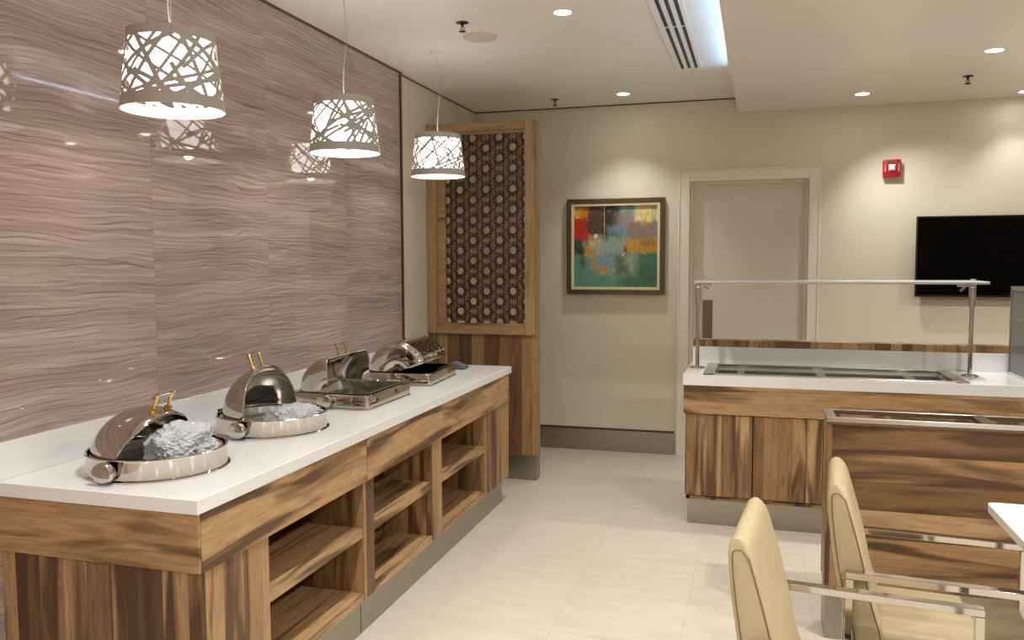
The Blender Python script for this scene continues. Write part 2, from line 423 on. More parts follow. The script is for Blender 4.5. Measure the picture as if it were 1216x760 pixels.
def round_dish(label, cx, cy, a0, R, dx, dz, a1=PI):
    t = thing('chafing_dish', label, 'chafing dish', (cx, cy, TOP), 'roll-top chafing dishes on the left worktop')
    m = MB(); m.lathe([(.19, TOP), (.219, TOP), (.220, TOP+.004), (.212, TOP+.008), (.211, TOP+.060), (.213, TOP+.066), (.209, TOP+.068),
                       (.205, TOP+.066), (.204, TOP+.018), (.19, TOP+.014)], c=(cx, cy, 0), seg=72, cap=False)
    m.build('water_ring', M['chrome'], t, smooth=True)
    m = MB(); m.lathe([(0, TOP+.022), (.16, TOP+.022), (.178, TOP+.030), (.184, TOP+.058), (.198, TOP+.060), (.198, TOP+.056), (.187, TOP+.05), (.18, TOP+.022), (.16, TOP+.018), (0, TOP+.018)],
                      c=(cx, cy, 0), seg=64, cap=False)
    m.build('food_pan', M['pan'], t, smooth=True)
    lid_for(t, sph(R), R, a0, (cx+dx, cy, TOP+.066+dz), .034, a1=a1)
    for s in (-1, 1): knob(t, cx, cy+s*.212, TOP+.036, s)
    m = MB(); m.box(cx-.232, cx-.205, cy-.03, cy+.03, TOP+.03, TOP+.07, .004); m.build('hinge_block', M['black'], t)
    return t
round_dish('round steel chafing dish nearest the camera, dome half open over crumpled plastic', -1.84, 2.20, math.radians(62), .172, -.04, -.045, math.radians(163))
round_dish('round steel chafing dish with dome fully rolled back, second from the near end', -1.83, 2.84, math.radians(99), .184, 0, 0)
tag(crumple('plastic_bag', (-1.765, 2.215, TOP+.062), .092, .125, .078, 3, None), 'crumpled clear plastic in the nearest round chafing dish', 'plastic bag', None)
tag(crumple('plastic_bag', (-1.755, 2.87, TOP+.045), .10, .12, .045, 8, None), 'crumpled clear plastic lying in the second round chafing dish', 'plastic bag', None)

def rect_prof(L, R, c=.03):
    p = [(-L/2, 0), (-L/2, R*.5), (-L/2, R-c)]
    for k in range(1, 7): a = PI/2*k/6; p.append((-L/2+c-c*math.cos(a), R-c+c*math.sin(a)))
    return p+[(-y, r) for y, r in reversed(p)]
def rrect(hx, hy, r, n=6):
    out = []
    for (sx, sy, a0) in ((1, 1, 0), (-1, 1, PI/2), (-1, -1, PI), (1, -1, 1.5*PI)):
        for k in range(n+1):
            a = a0+PI/2*k/n; out.append((sx*(hx-r)+r*math.cos(a), sy*(hy-r)+r*math.sin(a)))
    return out
def loft(m, loops):
    b = bmesh.new(); R = [[b.verts.new(p) for p in L] for L in loops]; n = len(R[0])
    for A, B in zip(R, R[1:]):
        for k in range(n): b.faces.new((A[k], A[(k+1) % n], B[(k+1) % n], B[k]))
    m._merge(b)
def rect_dish(label, cx, cy, hx, hy, a0, R, rot=0, dark=False):
    t = thing('chafing_dish', label, 'chafing dish', (cx, cy, TOP), 'roll-top chafing dishes on the left worktop')
    def lp(ix, iy, r, z): return [(cx+x, cy+y, z) for x, y in rrect(hx-ix, hy-iy, r)]
    m = MB(); loft(m, [lp(.004, .004, .02, TOP), lp(-.004, -.004, .024, TOP), lp(-.004, -.004, .024, TOP+.004), lp(0, 0, .02, TOP+.007), lp(0, 0, .02, TOP+.055), lp(.006, .006, .02, TOP+.064),
                       lp(.022, .022, .016, TOP+.062), lp(.024, .024, .016, TOP+.03)])
    m.build('water_tray', M['chrome'], t, smooth=True)
    m = MB(); loft(m, [lp(.020, .020, .016, TOP+.0655), lp(.034, .034, .016, TOP+.0655), lp(.045, .045, .03, TOP+.02), lp(.16, .16, .01, TOP+.014)])
    b = m.bm; m.box(cx-hx+.05, cx+hx-.05, cy-hy+.05, cy+hy-.05, TOP+.010, TOP+.0165)
    m.build('food_pan', M['water'] if dark else M['pan'], t, smooth=True)
    lid_for(t, rect_prof(2*hy-.05, R), R, a0, (cx-.005, cy, TOP+.067), .04)
    for s in (-1, 1): knob(t, cx, cy+s*(hy+.001), TOP+.036, s)
    m = MB()
    m.box(cx+hx-.03, cx+hx+.0015, cy-hy+.035, cy-hy+.065, TOP+.035, TOP+.064, .006); m.build('corner_notch', M['inner'], t)
    m = MB(); m.box(cx-hx-.010, cx-hx+.012, cy-hy+.01, cy-hy+.05, TOP+.05, TOP+.072, .004); m.build('hinge_block', M['black'], t)
    if rot: t.rotation_euler.z = rot
    return t
rect_dish('rectangular steel chafing dish with lid rolled fully back and empty pan, third from near end', -1.842, 3.53, .205, .235, math.radians(94), .155)
rect_dish('rectangular steel chafing dish with mostly closed lid, farthest along the worktop', -1.85, 4.25, .195, .238, math.radians(20), .160, math.radians(4), True)
# small grey cloth
m = MB(); m.poly([(-1.81, TOP+.001), (-1.70, TOP+.001), (-1.695, TOP+.018), (-1.73, TOP+.030), (-1.775, TOP+.045), (-1.805, TOP+.03)], 'y', 4.70, 4.79, .005)
tag(m.build('folded_cloth', M['grey'], None, True), 'small dark grey folded cloth at the far end of the left worktop', 'cloth')

# ------------------------------------------------------------------ wooden lattice screen
SY, ST = 5.41, .105
t = thing('partition_screen', 'tall wooden partition with carved lattice panel beyond the left counter', 'screen', (-1.8, SY+.05, 0))
x0, x1 = XL+.002, -1.432
m = MB(); m.box(x0, x1, SY+.004, SY+ST, 0, .172, .001); m.build('toe_kick', M['steelkick'], t)
m = MB(); m.box(x0, x1-.03, SY+.004, SY+ST-.004, .172, 1.0, .001); m.build('lower_panel', M['woodp'], t)
m = MB(); m.box(x1-.03, x1+.002, SY, SY+ST, .172, 2.44, .002); m.build('side_post', M['woodf'], t)
W1, W2 = .052, .038
lx0, lx1, lz0, lz1 = -2.085, -1.500, 1.075, 2.365
def ring(m, a0, a1, z0, z1, w, ya, yb, bev=.006):
    m.box(a0, a0+w, ya, yb, z0, z1, bev); m.box(a1-w, a1, ya, yb, z0, z1, bev)
for a in (x0, x1-.074):
    m = MB(); m.box(a, a+.07, SY-.022, SY+ST-.01, 1.0, 2.44, .006); m.build('frame_stile', M['woodf'], t)
for a, b in ((1.0, 1.055), (2.385, 2.44)):
    m = MB(); m.box(x0+.07, x1-.074, SY-.022, SY+ST-.01, a, b, .006); m.build('frame_rail', M['woodfx'], t)
m = MB()
m.box(x0+.062, lx0, SY+.010, SY+.05, 1.05, 2.39, .003); m.box(lx1, x1-.066, SY+.010, SY+.05, 1.05, 2.39, .003)
m.box(lx0, lx1, SY+.010, SY+.05, 1.05, lz0, .003); m.box(lx0, lx1, SY+.010, SY+.05, lz1, 2.39, .003)
m.build('inner_frame', M['woodfx'], t)
# lattice
def clipseg(p, q):
    t0, t1 = 0, 1; dx, dz = q[0]-p[0], q[1]-p[1]
    for P, Q in ((-dx, p[0]-lx0), (dx, lx1-p[0]), (-dz, p[1]-lz0), (dz, lz1-p[1])):
        if abs(P) < 1e-9:
            if Q < 0: return None
            continue
        r = Q/P
        if P < 0: t0 = max(t0, r)
        else: t1 = min(t1, r)
    if t0 >= t1: return None
    return (p[0]+dx*t0, p[1]+dz*t0), (p[0]+dx*t1, p[1]+dz*t1)
lat = bmesh.new()
def bar(p, q, w, ya, yb):
    s = clipseg(p, q)
    if not s: return
    p, q = s; d = Vector((q[0]-p[0], q[1]-p[1]))
    if d.length < .003: return
    n = Vector((-d.y, d.x)).normalized()*w/2
    c = [(p[0]+n.x, p[1]+n.y), (p[0]-n.x, p[1]-n.y), (q[0]-n.x, q[1]-n.y), (q[0]+n.x, q[1]+n.y)]
    A = [lat.verts.new((x, ya, z)) for x, z in c]; B = [lat.verts.new((x, yb, z)) for x, z in c]
    for f in ((A[3], A[2], A[1], A[0]), B, (A[0], A[1], B[1], B[0]), (A[2], A[3], B[3], B[2]), (A[1], A[2], B[2], B[1]), (A[3], A[0], B[0], B[3])): lat.faces.new(f)
cw, ch = .0952, .1395
Y0, Y1 = SY+.022, SY+.036
cx0 = -1.7915
for i in range(-6, 7):                         # vertical double bars
    X = cx0+i*cw
    for s in (-1, 1): bar((X+s*.029, lz0), (X+s*.029, lz1), .0036, Y0, Y1)
for i in range(-40, 40):                         # diagonal double bars
    for sg in (-1, 1):
        zc = 1.715+i*ch
        dl = ch/2/cw
        for s in (-1, 1):
            o_ = s*.029*math.sqrt(1+dl*dl)
            A = (cx0-1.5, zc+o_-sg*dl*1.5); B = (cx0+1.5, zc+o_+sg*dl*1.5)
            bar(A, B, .0036, Y0+.0006*(1+s), Y1-.0004)
for i in range(-7, 8):
    for j in range(-12, 13):
        X = cx0+i*cw; Z = 1.715+j*ch+(ch/2 if i % 2 else 0)
        if not (lx0-.03 < X < lx1+.03 and lz0-.03 < Z < lz1+.03): continue
        # round eye with a rim
        n = 12; ri, ro = .0268, .0325
        for k in range(n):
            a, b_ = 2*PI*k/n, 2*PI*(k+1)/n; rm = (ri+ro)/2
            bar((X+rm*math.cos(a), Z+rm*math.sin(a)), (X+rm*math.cos(b_), Z+rm*math.sin(b_)), ro-ri+.001, Y0-.0015, Y1+.001)
        # rays to the midpoints between eyes
        for k in range(6):
            a = PI/6+k*PI/3
            a2 = a+PI/6
            ux, uz = math.cos(a), math.sin(a)
            bar((X+.033*ux, Z+.033*uz), (X+.056*ux, Z+.056*uz), .0035, Y0+.001, Y1-.001)
            if k % 3 == 0: bar((X+.033*math.cos(a2), Z+.033*math.sin(a2)), (X+.048*math.cos(a2), Z+.048*math.sin(a2)), .009, Y0+.001, Y1-.001)
sh = bmesh.new()
hexv = [(2*cw/3, 0), (cw/3, ch/2), (-cw/3, ch/2), (-2*cw/3, 0), (-cw/3, -ch/2), (cw/3, -ch/2)]
for i in range(-7, 8):
    for j in range(-12, 13):
        X = cx0+i*cw; Z = 1.715+j*ch+(ch/2 if i % 2 else 0)
        if not (lx0-.045 < X < lx1+.045 and lz0-.05 < Z < lz1+.05): continue
        outer = []
        for k in range(6):                  # boundary with the corners cut back: small openings where cells meet
            a, b_, c_ = Vector(hexv[k-1]), Vector(hexv[k]), Vector(hexv[(k+1) % 6])
            outer += [b_.lerp(a, .16), b_*.86, b_.lerp(c_, .16), b_.lerp(c_, .42), b_.lerp(c_, .5)*.93, b_.lerp(c_, .58)]
        inner = [Vector((.0265*p.x/Vector((p.x, p.y)).length, .0265*p.y/Vector((p.x, p.y)).length)) for p in outer]
        n = len(outer)
        for y in (SY+.037, SY+.042):
            cl = lambda p: (min(max(X+p.x, lx0-.015), lx1+.015), y, min(max(Z+p.y, lz0-.015), lz1+.015))
            A = [sh.verts.new(cl(p)) for p in outer]; B = [sh.verts.new(cl(p)) for p in inner]
            for k in range(n):
                if y < SY+.04: sh.faces.new((A[k], A[(k+1) % n], B[(k+1) % n], B[k])); A0, B0 = A, B
                else:
                    sh.faces.new((A[k], B[k], B[(k+1) % n], A[(k+1) % n]))
                    sh.faces.new((A0[k], A[k], A[(k+1) % n], A0[(k+1) % n])); sh.faces.new((B0[k], B0[(k+1) % n], B[(k+1) % n], B[k]))
m2 = bpy.data.meshes.new('pierced_sheet'); sh.to_mesh(m2); sh.free(); m2.materials.append(M['sheet'])
o = bpy.data.objects.new('pierced_sheet', m2); col.objects.link(o); o.parent = t; m2.transform(Matrix.Translation(-t.location))
mm = bpy.data.meshes.new('lattice_panel'); bmesh.ops.recalc_face_normals(lat, faces=lat.faces[:]); lat.to_mesh(mm); lat.free()
mm.materials.append(M['lattice'])
o = bpy.data.objects.new('lattice_panel', mm); col.objects.link(o); o.parent = t; mm.transform(Matrix.Translation(-t.location))

# ------------------------------------------------------------------ back serving counter
CY, CYB = 4.70, 5.30
CX0, CX1 = -.392, 2.6
t = thing('serving_cabinet', 'walnut cabinet with two plank doors below the white serving counter', 'cabinet', (.9, 5.0, 0))
m = MB(); m.box(CX0+.004, CX1, CY+.001, CY+.022, .646, .806, .0015); m.build('apron', M['woodx'], t)
for a in (CX0+.022, CX1-.018):
    m = MB(); m.box(a, a+.018, CY+.035, CYB, .15, .806); m.build('side_panel', M['woodv'], t)
m = MB(); m.box(CX0+.02, CX1, CY+.035, CYB, .150, .17); m.build('bottom_board', M['shelf'], t)
for a, b in ((-.377, -.013), (-.007, .352), (.358, .72), (.726, 1.09)):
    m = MB(); m.box(a, b, CY+.010, CY+.030, .180, .642, .0015); dr = m.build('cabinet_door', M['woodd'], t)
    m = MB(); m.box((a+b)/2-.07, (a+b)/2+.07, CY+.012, CY+.034, .170, .180); m.build('finger_pull', M['black'], dr)
m = MB(); m.box(1.1, CX1, CY+.010, CY+.030, .180, .642); m.build('front_panel', M['woodd'], t)
m = MB(); m.box(CX0+.027, CX1, CY+.066, CY+.08, 0, .15); m.box(CX0+.027, CX0+.04, CY+.08, CYB, 0, .15); m.build('toe_kick', M['steelkick'], t)
wt = thing('worktop', 'white stone worktop with sunken steel food wells below the framed picture wall', 'worktop', (.9, 5.0, .806))
wt['label'] = 'white stone worktop of the serving counter with sunken steel wells'
wx0, wx1, wy0, wy1 = -.262, 1.035, 4.765, 5.225
m = MB()
m.box(CX0, wx0, CY, CYB, .806, .863); m.box(wx1, CX1, CY, CYB, .806, .863)
m.box(wx0, wx1, CY, wy0, .806, .863); m.box(wx0, wx1, wy1, CYB, .806, .863)
bmesh.ops.remove_doubles(m.bm, verts=m.bm.verts[:], dist=.0001)
m.build('slab', M['white'], wt)
m = MB(); m.box(CX0+.01, CX1, CYB-.012, CYB+.004, .8635, .966, .001); m.build('backsplash', M['white'], wt)
m = MB(); m.box(CX0+.012, CX1, CYB+.006, CYB+.10, 0, 1.008, .001)
tag(m.build('knee_wall', M['woodp']), 'low walnut plank wall standing behind the white serving counter', 'low wall')
# steel drop-in
t = thing('food_well_unit', 'long steel drop-in unit with four rectangular wells in the serving counter', 'food well', (.38, 5.0, .864))
m = MB(); fx0, fx1, fy0, fy1 = -.285, 1.06, 4.738, 5.25; Z0, Z1 = .8635, .869
m.box(fx0, fx1, fy0, wy0+.02, Z0, Z1, .001); m.box(fx0, fx1, wy1-.03, fy1, Z0, Z1, .001)
m.box(fx0, wx0+.04, fy0, fy1, Z0, Z1-.0003, .001); m.box(wx1-.04, fx1, fy0, fy1, Z0, Z1-.0003, .001)
m.build('rim', M['steel'], t)
ia, ib = wx0+.04, wx1-.04; ya, yb = wy0+.02, wy1-.03
m = MB()
for (a, b, c, d) in ((ia-.001, ia, ya, yb), (ib, ib+.001, ya, yb), (ia, ib, ya-.001, ya), (ia, ib, yb, yb+.001)): m.box(a, b, c, d, .835, Z1-.001)
m.build('recess_wall', M['steel'], t)
wells = [(-.215, -.105), (-.065, .335), (.385, .80), (.85, .985)]
m = MB(); e = [ia]+[v for w in wells for v in w]+[ib]
for k in range(0, len(e), 2): m.box(e[k], e[k+1], ya, yb, .838, .842)
m.box(ia, ib, ya, ya+.02, .8381, .8422); m.box(ia, ib, yb-.06, yb, .8381, .8422)
m.build('divider_bar', M['steel'], t)
for a, b in wells:
    m = MB(); q0, q1 = ya+.02, yb-.06
    for (p0, p1, p2, p3) in ((a, a+.001, q0, q1), (b-.001, b, q0, q1), (a, b, q0, q0+.001), (a, b, q1-.001, q1)): m.box(p0, p1, p2, p3, .79, .838)
    m.box(a, b, q0, q1, .788, .79); m.build('well', M['pan'], t)
# sneeze guard
t = thing('sneeze_guard', 'clear glass shelf guard on two slim steel posts over the serving counter', 'sneeze guard', (.4, 5.05, .863))
m = MB(); m.box(-.352, 1.175, 4.90, 5.22, 1.371, 1.385, .002); m.build('glass_shelf', M['glass'], t)
m = MB(); m.box(-.350, 1.173, 4.898, 4.903, 1.369, 1.3735); m.build('shelf_edge', M['steel'], t)
for px in (-.337, 1.125):
    m = MB(); m.tube([(px, 5.045, .866), (px, 5.045, 1.366)], .0115, 16); p = m.build('post', M['chrome2'], t, True)
    m = MB(); m.lathe([(0, .8632), (.046, .8632), (.046, .868), (.030, .874), (.014, .876), (0, .876)], c=(px, 5.045, 0)); m.build('base_flange', M['chrome'], p, True)
    m = MB(); m.tube([(px, 5.045, 1.245), (px, 5.045, 1.34)], .0175, 16); m.build('sleeve', M['steel'], p, True)
    sg = 1 if px < 0 else -1
    m = MB(); m.box(px-.014, px+.014, 5.02, 5.07, 1.34, 1.371, .003); m.box(min(px, px+sg*.075), max(px, px+sg*.075), 5.035, 5.055, 1.353, 1.365, .003)
    m.box(px-.012, px+.014, 5.03, 5.06, 1.3815, 1.396, .003); m.tube([(px+sg*.06, 5.045, 1.33), (px+sg*.03, 5.045, 1.36)], .006, 8)
    m.build('clamp', M['chrome2'], p, True)
# display case
t = thing('display_case', 'glass countertop display case with steel frame at the right end of the counter', 'display case', (1.65, 5.0, .863))
ax0, ax1, ay0, ay1, az0, az1 = 1.358, 1.95, 4.80, 5.235, .8635, 1.345
m = MB()
for x in (ax0, ax1-.014):
    for y in (ay0, ay1-.014): m.box(x, x+.014, y, y+.014, az0, az1)
for z in (az0, az1-.014):
    for y in (ay0, ay1-.014): m.box(ax0, ax1, y, y+.014, z, z+.014)
    for x in (ax0, ax1-.014): m.box(x, x+.014, ay0, ay1, z, z+.014)
m.build('frame', M['steel'], t)
m = MB()
m.box(ax0+.004, ax0+.009, ay0+.014, ay1-.014, az0+.014, az1-.014); m.build('side_glass', M['caseglass'], t)
m = MB(); m.box(ax0+.014, ax1-.014, ay0+.004, ay0+.009, az0+.014, az1-.014); m.build('front_glass', M['caseglass'], t)
m = MB(); m.box(ax0+.003, ax1-.014, ay1-.011, ay1-.006, az0+.014, az1-.014); m.build('back_panel', M['steelkick'], t)
for z in (1.02, 1.17):
    m = MB(); m.box(ax0+.012, ax1-.016, ay0+.016, ay1-.016, z, z+.006); m.build('shelf', M['glass'], t)
m = MB(); m.box(ax0-.001, ax1+.001, ay0-.001, ay1+.001, az1, az1+.008, .002); m.build('top_cover', M['steel'], t)

# ------------------------------------------------------------------ near drop-in unit on the right
t = thing('tray_stand', 'tall walnut plank stand with slotted steel top in front of the serving counter', 'stand', (1.2, 3.52, 0))
ux0, ux1, uy0, uy1 = .272, 2.4, 3.42, 3.605
m = MB(); m.box(ux0+.002, ux1, uy0+.002, uy0+.02, .215, .872, .001); m.build('front_panel', M['woodx2'], t)
m = MB(); m.box(ux0, ux0+.018, uy0, uy1, .215, .872, .001); m.build('end_panel', M['woodv'], t)
m = MB(); m.box(ux0+.018, ux1, uy1-.018, uy1, .215, .872); m.build('back_panel', M['woodv'], t)
m = MB(); m.box(ux0+.005, ux1, uy0+.008, uy1-.006, 0, .215); m.build('toe_kick', M['steelkick'], t)
m = MB(); z0, z1 = .872, .892
m.box(ux0-.004, ux1, uy0-.010, uy0+.012, z0, z1, .002); m.box(ux0-.004, ux1, uy1-.012, uy1+.004, z0, z1, .002)
m.box(ux0-.004, ux0+.032, uy0, uy1, z0, z1-.0005, .001)
for a in (.815, 1.36, 1.9): m.box(a, a+.042, uy0, uy1, z0, z1-.0005, .001)
m.build('steel_rim', M['steel'], t)
m = MB(); m.box(ux0+.02, ux1-.02, uy0+.02, uy1-.02, .80, .803); m.build('tray_floor', M['darkpan'], t)

# ------------------------------------------------------------------ pendants
def ribbon(bm, pts, w, rad, th=.0016):
    """pts = list of (angle, z); strip of width w on a cone given by rad(z)"""
    L = []
    for i, (a, z) in enumerate(pts):
        a0, z0 = pts[max(i-1, 0)]; a1, z1 = pts[min(i+1, len(pts)-1)]
        r = rad(z); d = Vector(((a1-a0)*r, z1-z0)); n = Vector((-d.y, d.x)).normalized()*w/2
        row = []
        for s in (1, -1):
            aa = a+s*n.x/r; zz = z+s*n.y
            for k in (0, th): row.append(bm.verts.new(((rad(zz)+k)*math.cos(aa), (rad(zz)+k)*math.sin(aa), zz)))
        L.append(row)
    for A, B in zip(L, L[1:]):
        for f in ((0,1,1,0),):
            pass
        bm.faces.new((A[1], A[3], B[3], B[1])); bm.faces.new((A[0], B[0], B[2], A[2]))
        bm.faces.new((A[0], A[1], B[1], B[0])); bm.faces.new((A[2], B[2], B[3], A[3]))
HS = .24
def pendant(loc, label, seed, w=.0085, n=44):
    random.seed(seed)
    px, py, pz = loc                       # pz = bottom of shade
    t = thing('pendant_lamp', label, 'pendant lamp', (px, py, pz), 'white cut-out pendant lamps over the left counter')
    rad = lambda z: .155-(.155-.128)*z/HS
    b = bmesh.new()
    def band(z0, z1):
        N_ = 64; R = []
        for k in range(N_):
            a = 2*PI*k/N_
            R.append([b.verts.new(((rad(z)+q)*math.cos(a), (rad(z)+q)*math.sin(a), z)) for z, q in ((z0, 0), (z0, .0022), (z1, .0022), (z1, 0))])
        for k in range(N_):
            A, B = R[k], R[(k+1) % N_]
            for i in range(4): b.faces.new((A[i], B[i], B[(i+1) % 4], A[(i+1) % 4]))
    band(0, .036); band(HS-.030, HS)
    for k in range(n):
        a0 = 2*PI*(k+random.random()*.8)/n; sg = random.choice((-1, 1))
        da = sg*random.choice((random.uniform(.3, 1.1), random.uniform(1., 2.6))); zs, ze = .030, HS-.026
        if random.random() < .18: zs = random.uniform(.06, .12)
        if random.random() < .18: ze = random.uniform(.10, .17)
        bow = random.uniform(-.022, .022); m_ = 14
        pts = [(a0+da*i/m_, min(max(zs+(ze-zs)*i/m_+bow*math.sin(PI*i/m_), .028), HS-.024)) for i in range(m_+1)]
        ribbon(b, pts, w*random.uniform(.7, 1.15), lambda z: rad(z)+.0003*random.random())
    m = MB(); mm = bpy.data.meshes.new('t'); b.to_mesh(mm); b.free(); m.bm.from_mesh(mm); bpy.data.meshes.remove(mm)
    bmesh.ops.translate(m.bm, vec=loc, verts=m.bm.verts[:])
    m.build('lamp_shade', M['shade'], t)
    m = MB(); m.lathe([(0, pz+.058), (.112, pz+.058), (.118, pz+.062), (.110, pz+HS-.018), (.10, pz+HS-.014), (0, pz+HS-.014)], c=(px, py, 0), seg=48, cap=False)
    m.build('diffuser', M['glow'], t, True)
    m = MB()
    for k in range(3):
        a = k*2*PI/3+.5; m.tube([(px, py, pz+HS-.006), (px+.127*math.cos(a), py+.127*math.sin(a), pz+HS-.006)], .0025, 6)
    m.lathe([(0, 0), (.012, 0), (.012, .018), (.004, .026), (0, .026)], c=(px, py, pz+HS-.008), seg=16)
    m.build('shade_holder', M['shade'], t, True)
    m = MB(); H = ZC-.025-(pz+HS+.015)
    pts = [(px+.028*math.sin(PI*k/14)**2*(1-k/18), py-.022*math.sin(2*PI*k/14), pz+HS+.015+H*k/14) for k in range(15)]
    m.tube(pts, .0016, 6); m.build('power_cord', M['cable'], t, True)
    m = MB(); m.tube([(px, py, pz+HS+.01), (px+.012, py, ZC-.025)], .0009, 6); m.build('suspension_wire', M['cable'], t, True)
    m = MB(); m.lathe([(0, ZC-.026), (.040, ZC-.026), (.044, ZC-.022), (.044, ZC-.0005), (0, ZC-.0005)], c=(px, py, 0), seg=32); m.build('canopy', M['whitep'], t, True)
    L = bpy.data.lights.new('pendant_bulb', 'POINT'); L.energy = PEND; L.color = (1, .95, .9); L.shadow_soft_size = .02
    lo = bpy.data.objects.new('pendant_bulb', L); lo.location = (0, 0, .026-.001); lo.parent = t; col.objects.link(lo)
    return t
PEND = 1.6
pendant((-1.78, 2.25, 1.978), 'white cut-out pendant lamp nearest the camera, hanging over the near chafing dish', 11, .013, 50)
pendant((-1.78, 3.39, 1.985), 'white cut-out pendant lamp hanging in the middle of the row of three', 23, .0115, 52)
pendant((-1.78, 4.52, 1.99), 'white cut-out pendant lamp farthest along, in front of the lattice screen', 35, .0085, 56)
random.seed(5)

# ------------------------------------------------------------------ ceiling fittings
def spot(x, y, z, e, ang=105, blend=.9, c=(1, .982, .955), tx=0, ty=0):
    L = bpy.data.lights.new('downlight_beam', 'SPOT'); L.energy = e; L.spot_size = math.radians(ang); L.spot_blend = blend
    L.color = c; L.shadow_soft_size = .028
    o = bpy.data.objects.new('downlight_beam', L); o.location = (x, y, z); o.rotation_euler = (tx, ty, 0); col.objects.link(o); return o
def downlight(x, y, z, label, e, r=.042, **k):
    t = thing('recessed_downlight', label, 'ceiling light', (x, y, z), 'small recessed ceiling downlights')
    m = MB(); m.lathe([(r, z-.0005), (r+.012, z-.0005), (r+.012, z-.003), (r, z-.005)], c=(x, y, 0), cap=False); m.build('trim_ring', M['whitep'], t, True)
    m = MB(); m.lathe([(0, z-.0035), (r, z-.0035), (r, z-.001), (0, z-.001)], c=(x, y, 0)); m.build('lens', M['led'], t, True)
    spot(x, y, z-.02, e, **k); return t
E0 = 88
downlight(-.922, 3.993, ZC, 'round recessed downlight between the smoke speaker and the linear vent', E0)['label'] = 'round recessed downlight in the middle of the main ceiling, left of the linear vent'
downlight(-.946, 6.03, ZC, 'round recessed downlight by the back wall, above the framed picture', E0*.33, ang=98)
SZ = 2.5965
downlight(1.17, 4.963, SZ, 'brightest recessed downlight in the dropped ceiling, nearest the camera on the right', E0*.8)
downlight(.642, 5.984, SZ, 'recessed downlight in the dropped ceiling above the red fire alarm', E0*.42, ang=112, ty=-.42)
downlight(1.66, 6.22, SZ, 'recessed downlight in the dropped ceiling at the far right, above the television', E0*.13, ang=95)
# next downlight of the row, then added fill lamps, outside the photo
downlight(-.92, 1.95, ZC, 'recessed ceiling downlight over the aisle, outside the photograph', E0, ang=95)
for (x, y, z) in ((-.92, -.4, ZC), (1.17, 2.6, SZ), (1.17, .4, SZ), (3.0, 4.9, SZ), (3.0, 2.6, SZ), (3.0, .4, SZ), (1.2, -1.8, SZ), (-.92, -2.2, ZC)):  # unseen lamps added for fill, beams wide enough to reach the walls
    downlight(x, y, z, 'recessed ceiling downlight added unseen for general fill, outside the photograph', E0*1.12, ang=162)
def sprinkler(x, y, z, label):
    t = thing('fire_sprinkler', label, 'sprinkler', (x, y, z), 'small ceiling fire sprinklers')
    m = MB(); m.lathe([(0, z), (.032, z), (.030, z-.003), (.007, z-.006), (.007, z-.020), (.0, z-.020)], c=(x, y, 0), seg=20); m.build('escutcheon', M['black'], t, True)
    m = MB()
    for s in (-1, 1): m.tube([(x+s*.005, y, z-.018), (x+s*.011, y, z-.030), (x+s*.004, y, z-.044)], .002, 6)
    m.tube([(x, y, z-.018), (x, y, z-.044)], .0022, 6); m.build('yoke', M['black'], t, True)
    m = MB(); 
    for k in range(8):
        a = 2*PI*k/8; m.tube([(x, y, z-.046), (x+.018*math.cos(a), y+.018*math.sin(a), z-.044)], .0025, 5)
    m.lathe([(0, z-.044), (.009, z-.044), (.009, z-.048), (0, z-.048)], c=(x, y, 0), seg=12); m.build('deflector', M['black'], t, True)
sprinkler(-1.445, 4.02, ZC, 'dark ceiling sprinkler beside the round ceiling speaker')
sprinkler(-1.464, 6.09, ZC, 'dark ceiling sprinkler near the back wall above the lattice screen')
sprinkler(1.188, 5.62, SZ, 'dark sprinkler under the dropped ceiling on the right')
m = MB(); m.lathe([(0, ZC-.014), (.075, ZC-.014), (.086, ZC-.010), (.092, ZC-.001), (0, ZC-.001)], c=(-1.44, 4.29, 0), seg=48)
M['spk'] = plain('shaded_speaker_grille', (205,196,184), .6, var=.02)  # grille toned down, its shade on the ceiling put into the colour
t = tag(m.build('ceiling_speaker', M['spk'], None, True), 'round white ceiling speaker beside the third pendant lamp', 'speaker')
# linear vent
t = thing('linear_vent', 'long white linear air vent with three black slots in the main ceiling', 'air vent', (-.44, 4.0, ZC))
vx0, vx1, vy0, vy1 = -.512, -.352, 1.6, 5.36
m = MB()
e = [vx0, -.478, -.458, -.436, -.416, -.394, -.374, vx1]
for k in range(0, 8, 2): m.box(e[k], e[k+1], vy0, vy1, ZC-.006, ZC-.0002)
m.box(vx0, vx1, vy1, vy1+.012, ZC-.006, ZC-.0002)
m.box(vx0, vx1, 4.395, 4.405, ZC-.0058, ZC-.0004)
m.build('frame', M['whitep'], t)
m = MB(); m.box(vx0-.004, vx0-.0005, vy0, vy1+.012, ZC-.002, ZC-.0002); m.build('edge_gap', M['edge'], t)
for k in (1, 3, 5):
    m = MB(); m.box(e[k], e[k+1], vy0, vy1, ZC-.0022, ZC-.0003); m.build('slot', M['black'], t)

# ------------------------------------------------------------------ back wall things
t = thing('framed_painting', 'abstract painting in red, ochre and teal in a dark gold frame', 'painting', (-1.06, YB, 1.61))
px0, px1, pz0, pz1 = -1.443, -.682, 1.243, 1.983
def frame4(m, a0, a1, z0, z1, w, ya, yb, bev=.003):
    m.poly([(a0, z0), (a1, z0), (a1-w, z0+w), (a0+w, z0+w)], 'y', ya, yb, bev); m.poly([(a0, z1), (a1, z1), (a1-w, z1-w), (a0+w, z1-w)], 'y', ya, yb, bev)
    m.poly([(a0, z0), (a0+w, z0+w), (a0+w, z1-w), (a0, z1)], 'y', ya, yb, bev); m.poly([(a1, z0), (a1-w, z0+w), (a1-w, z1-w), (a1, z1)], 'y', ya, yb, bev)
m = MB(); frame4(m, px0, px1, pz0, pz1, .036, YB-.042, YB-.001, .004); m.build('outer_frame', M['oldgold'], t)
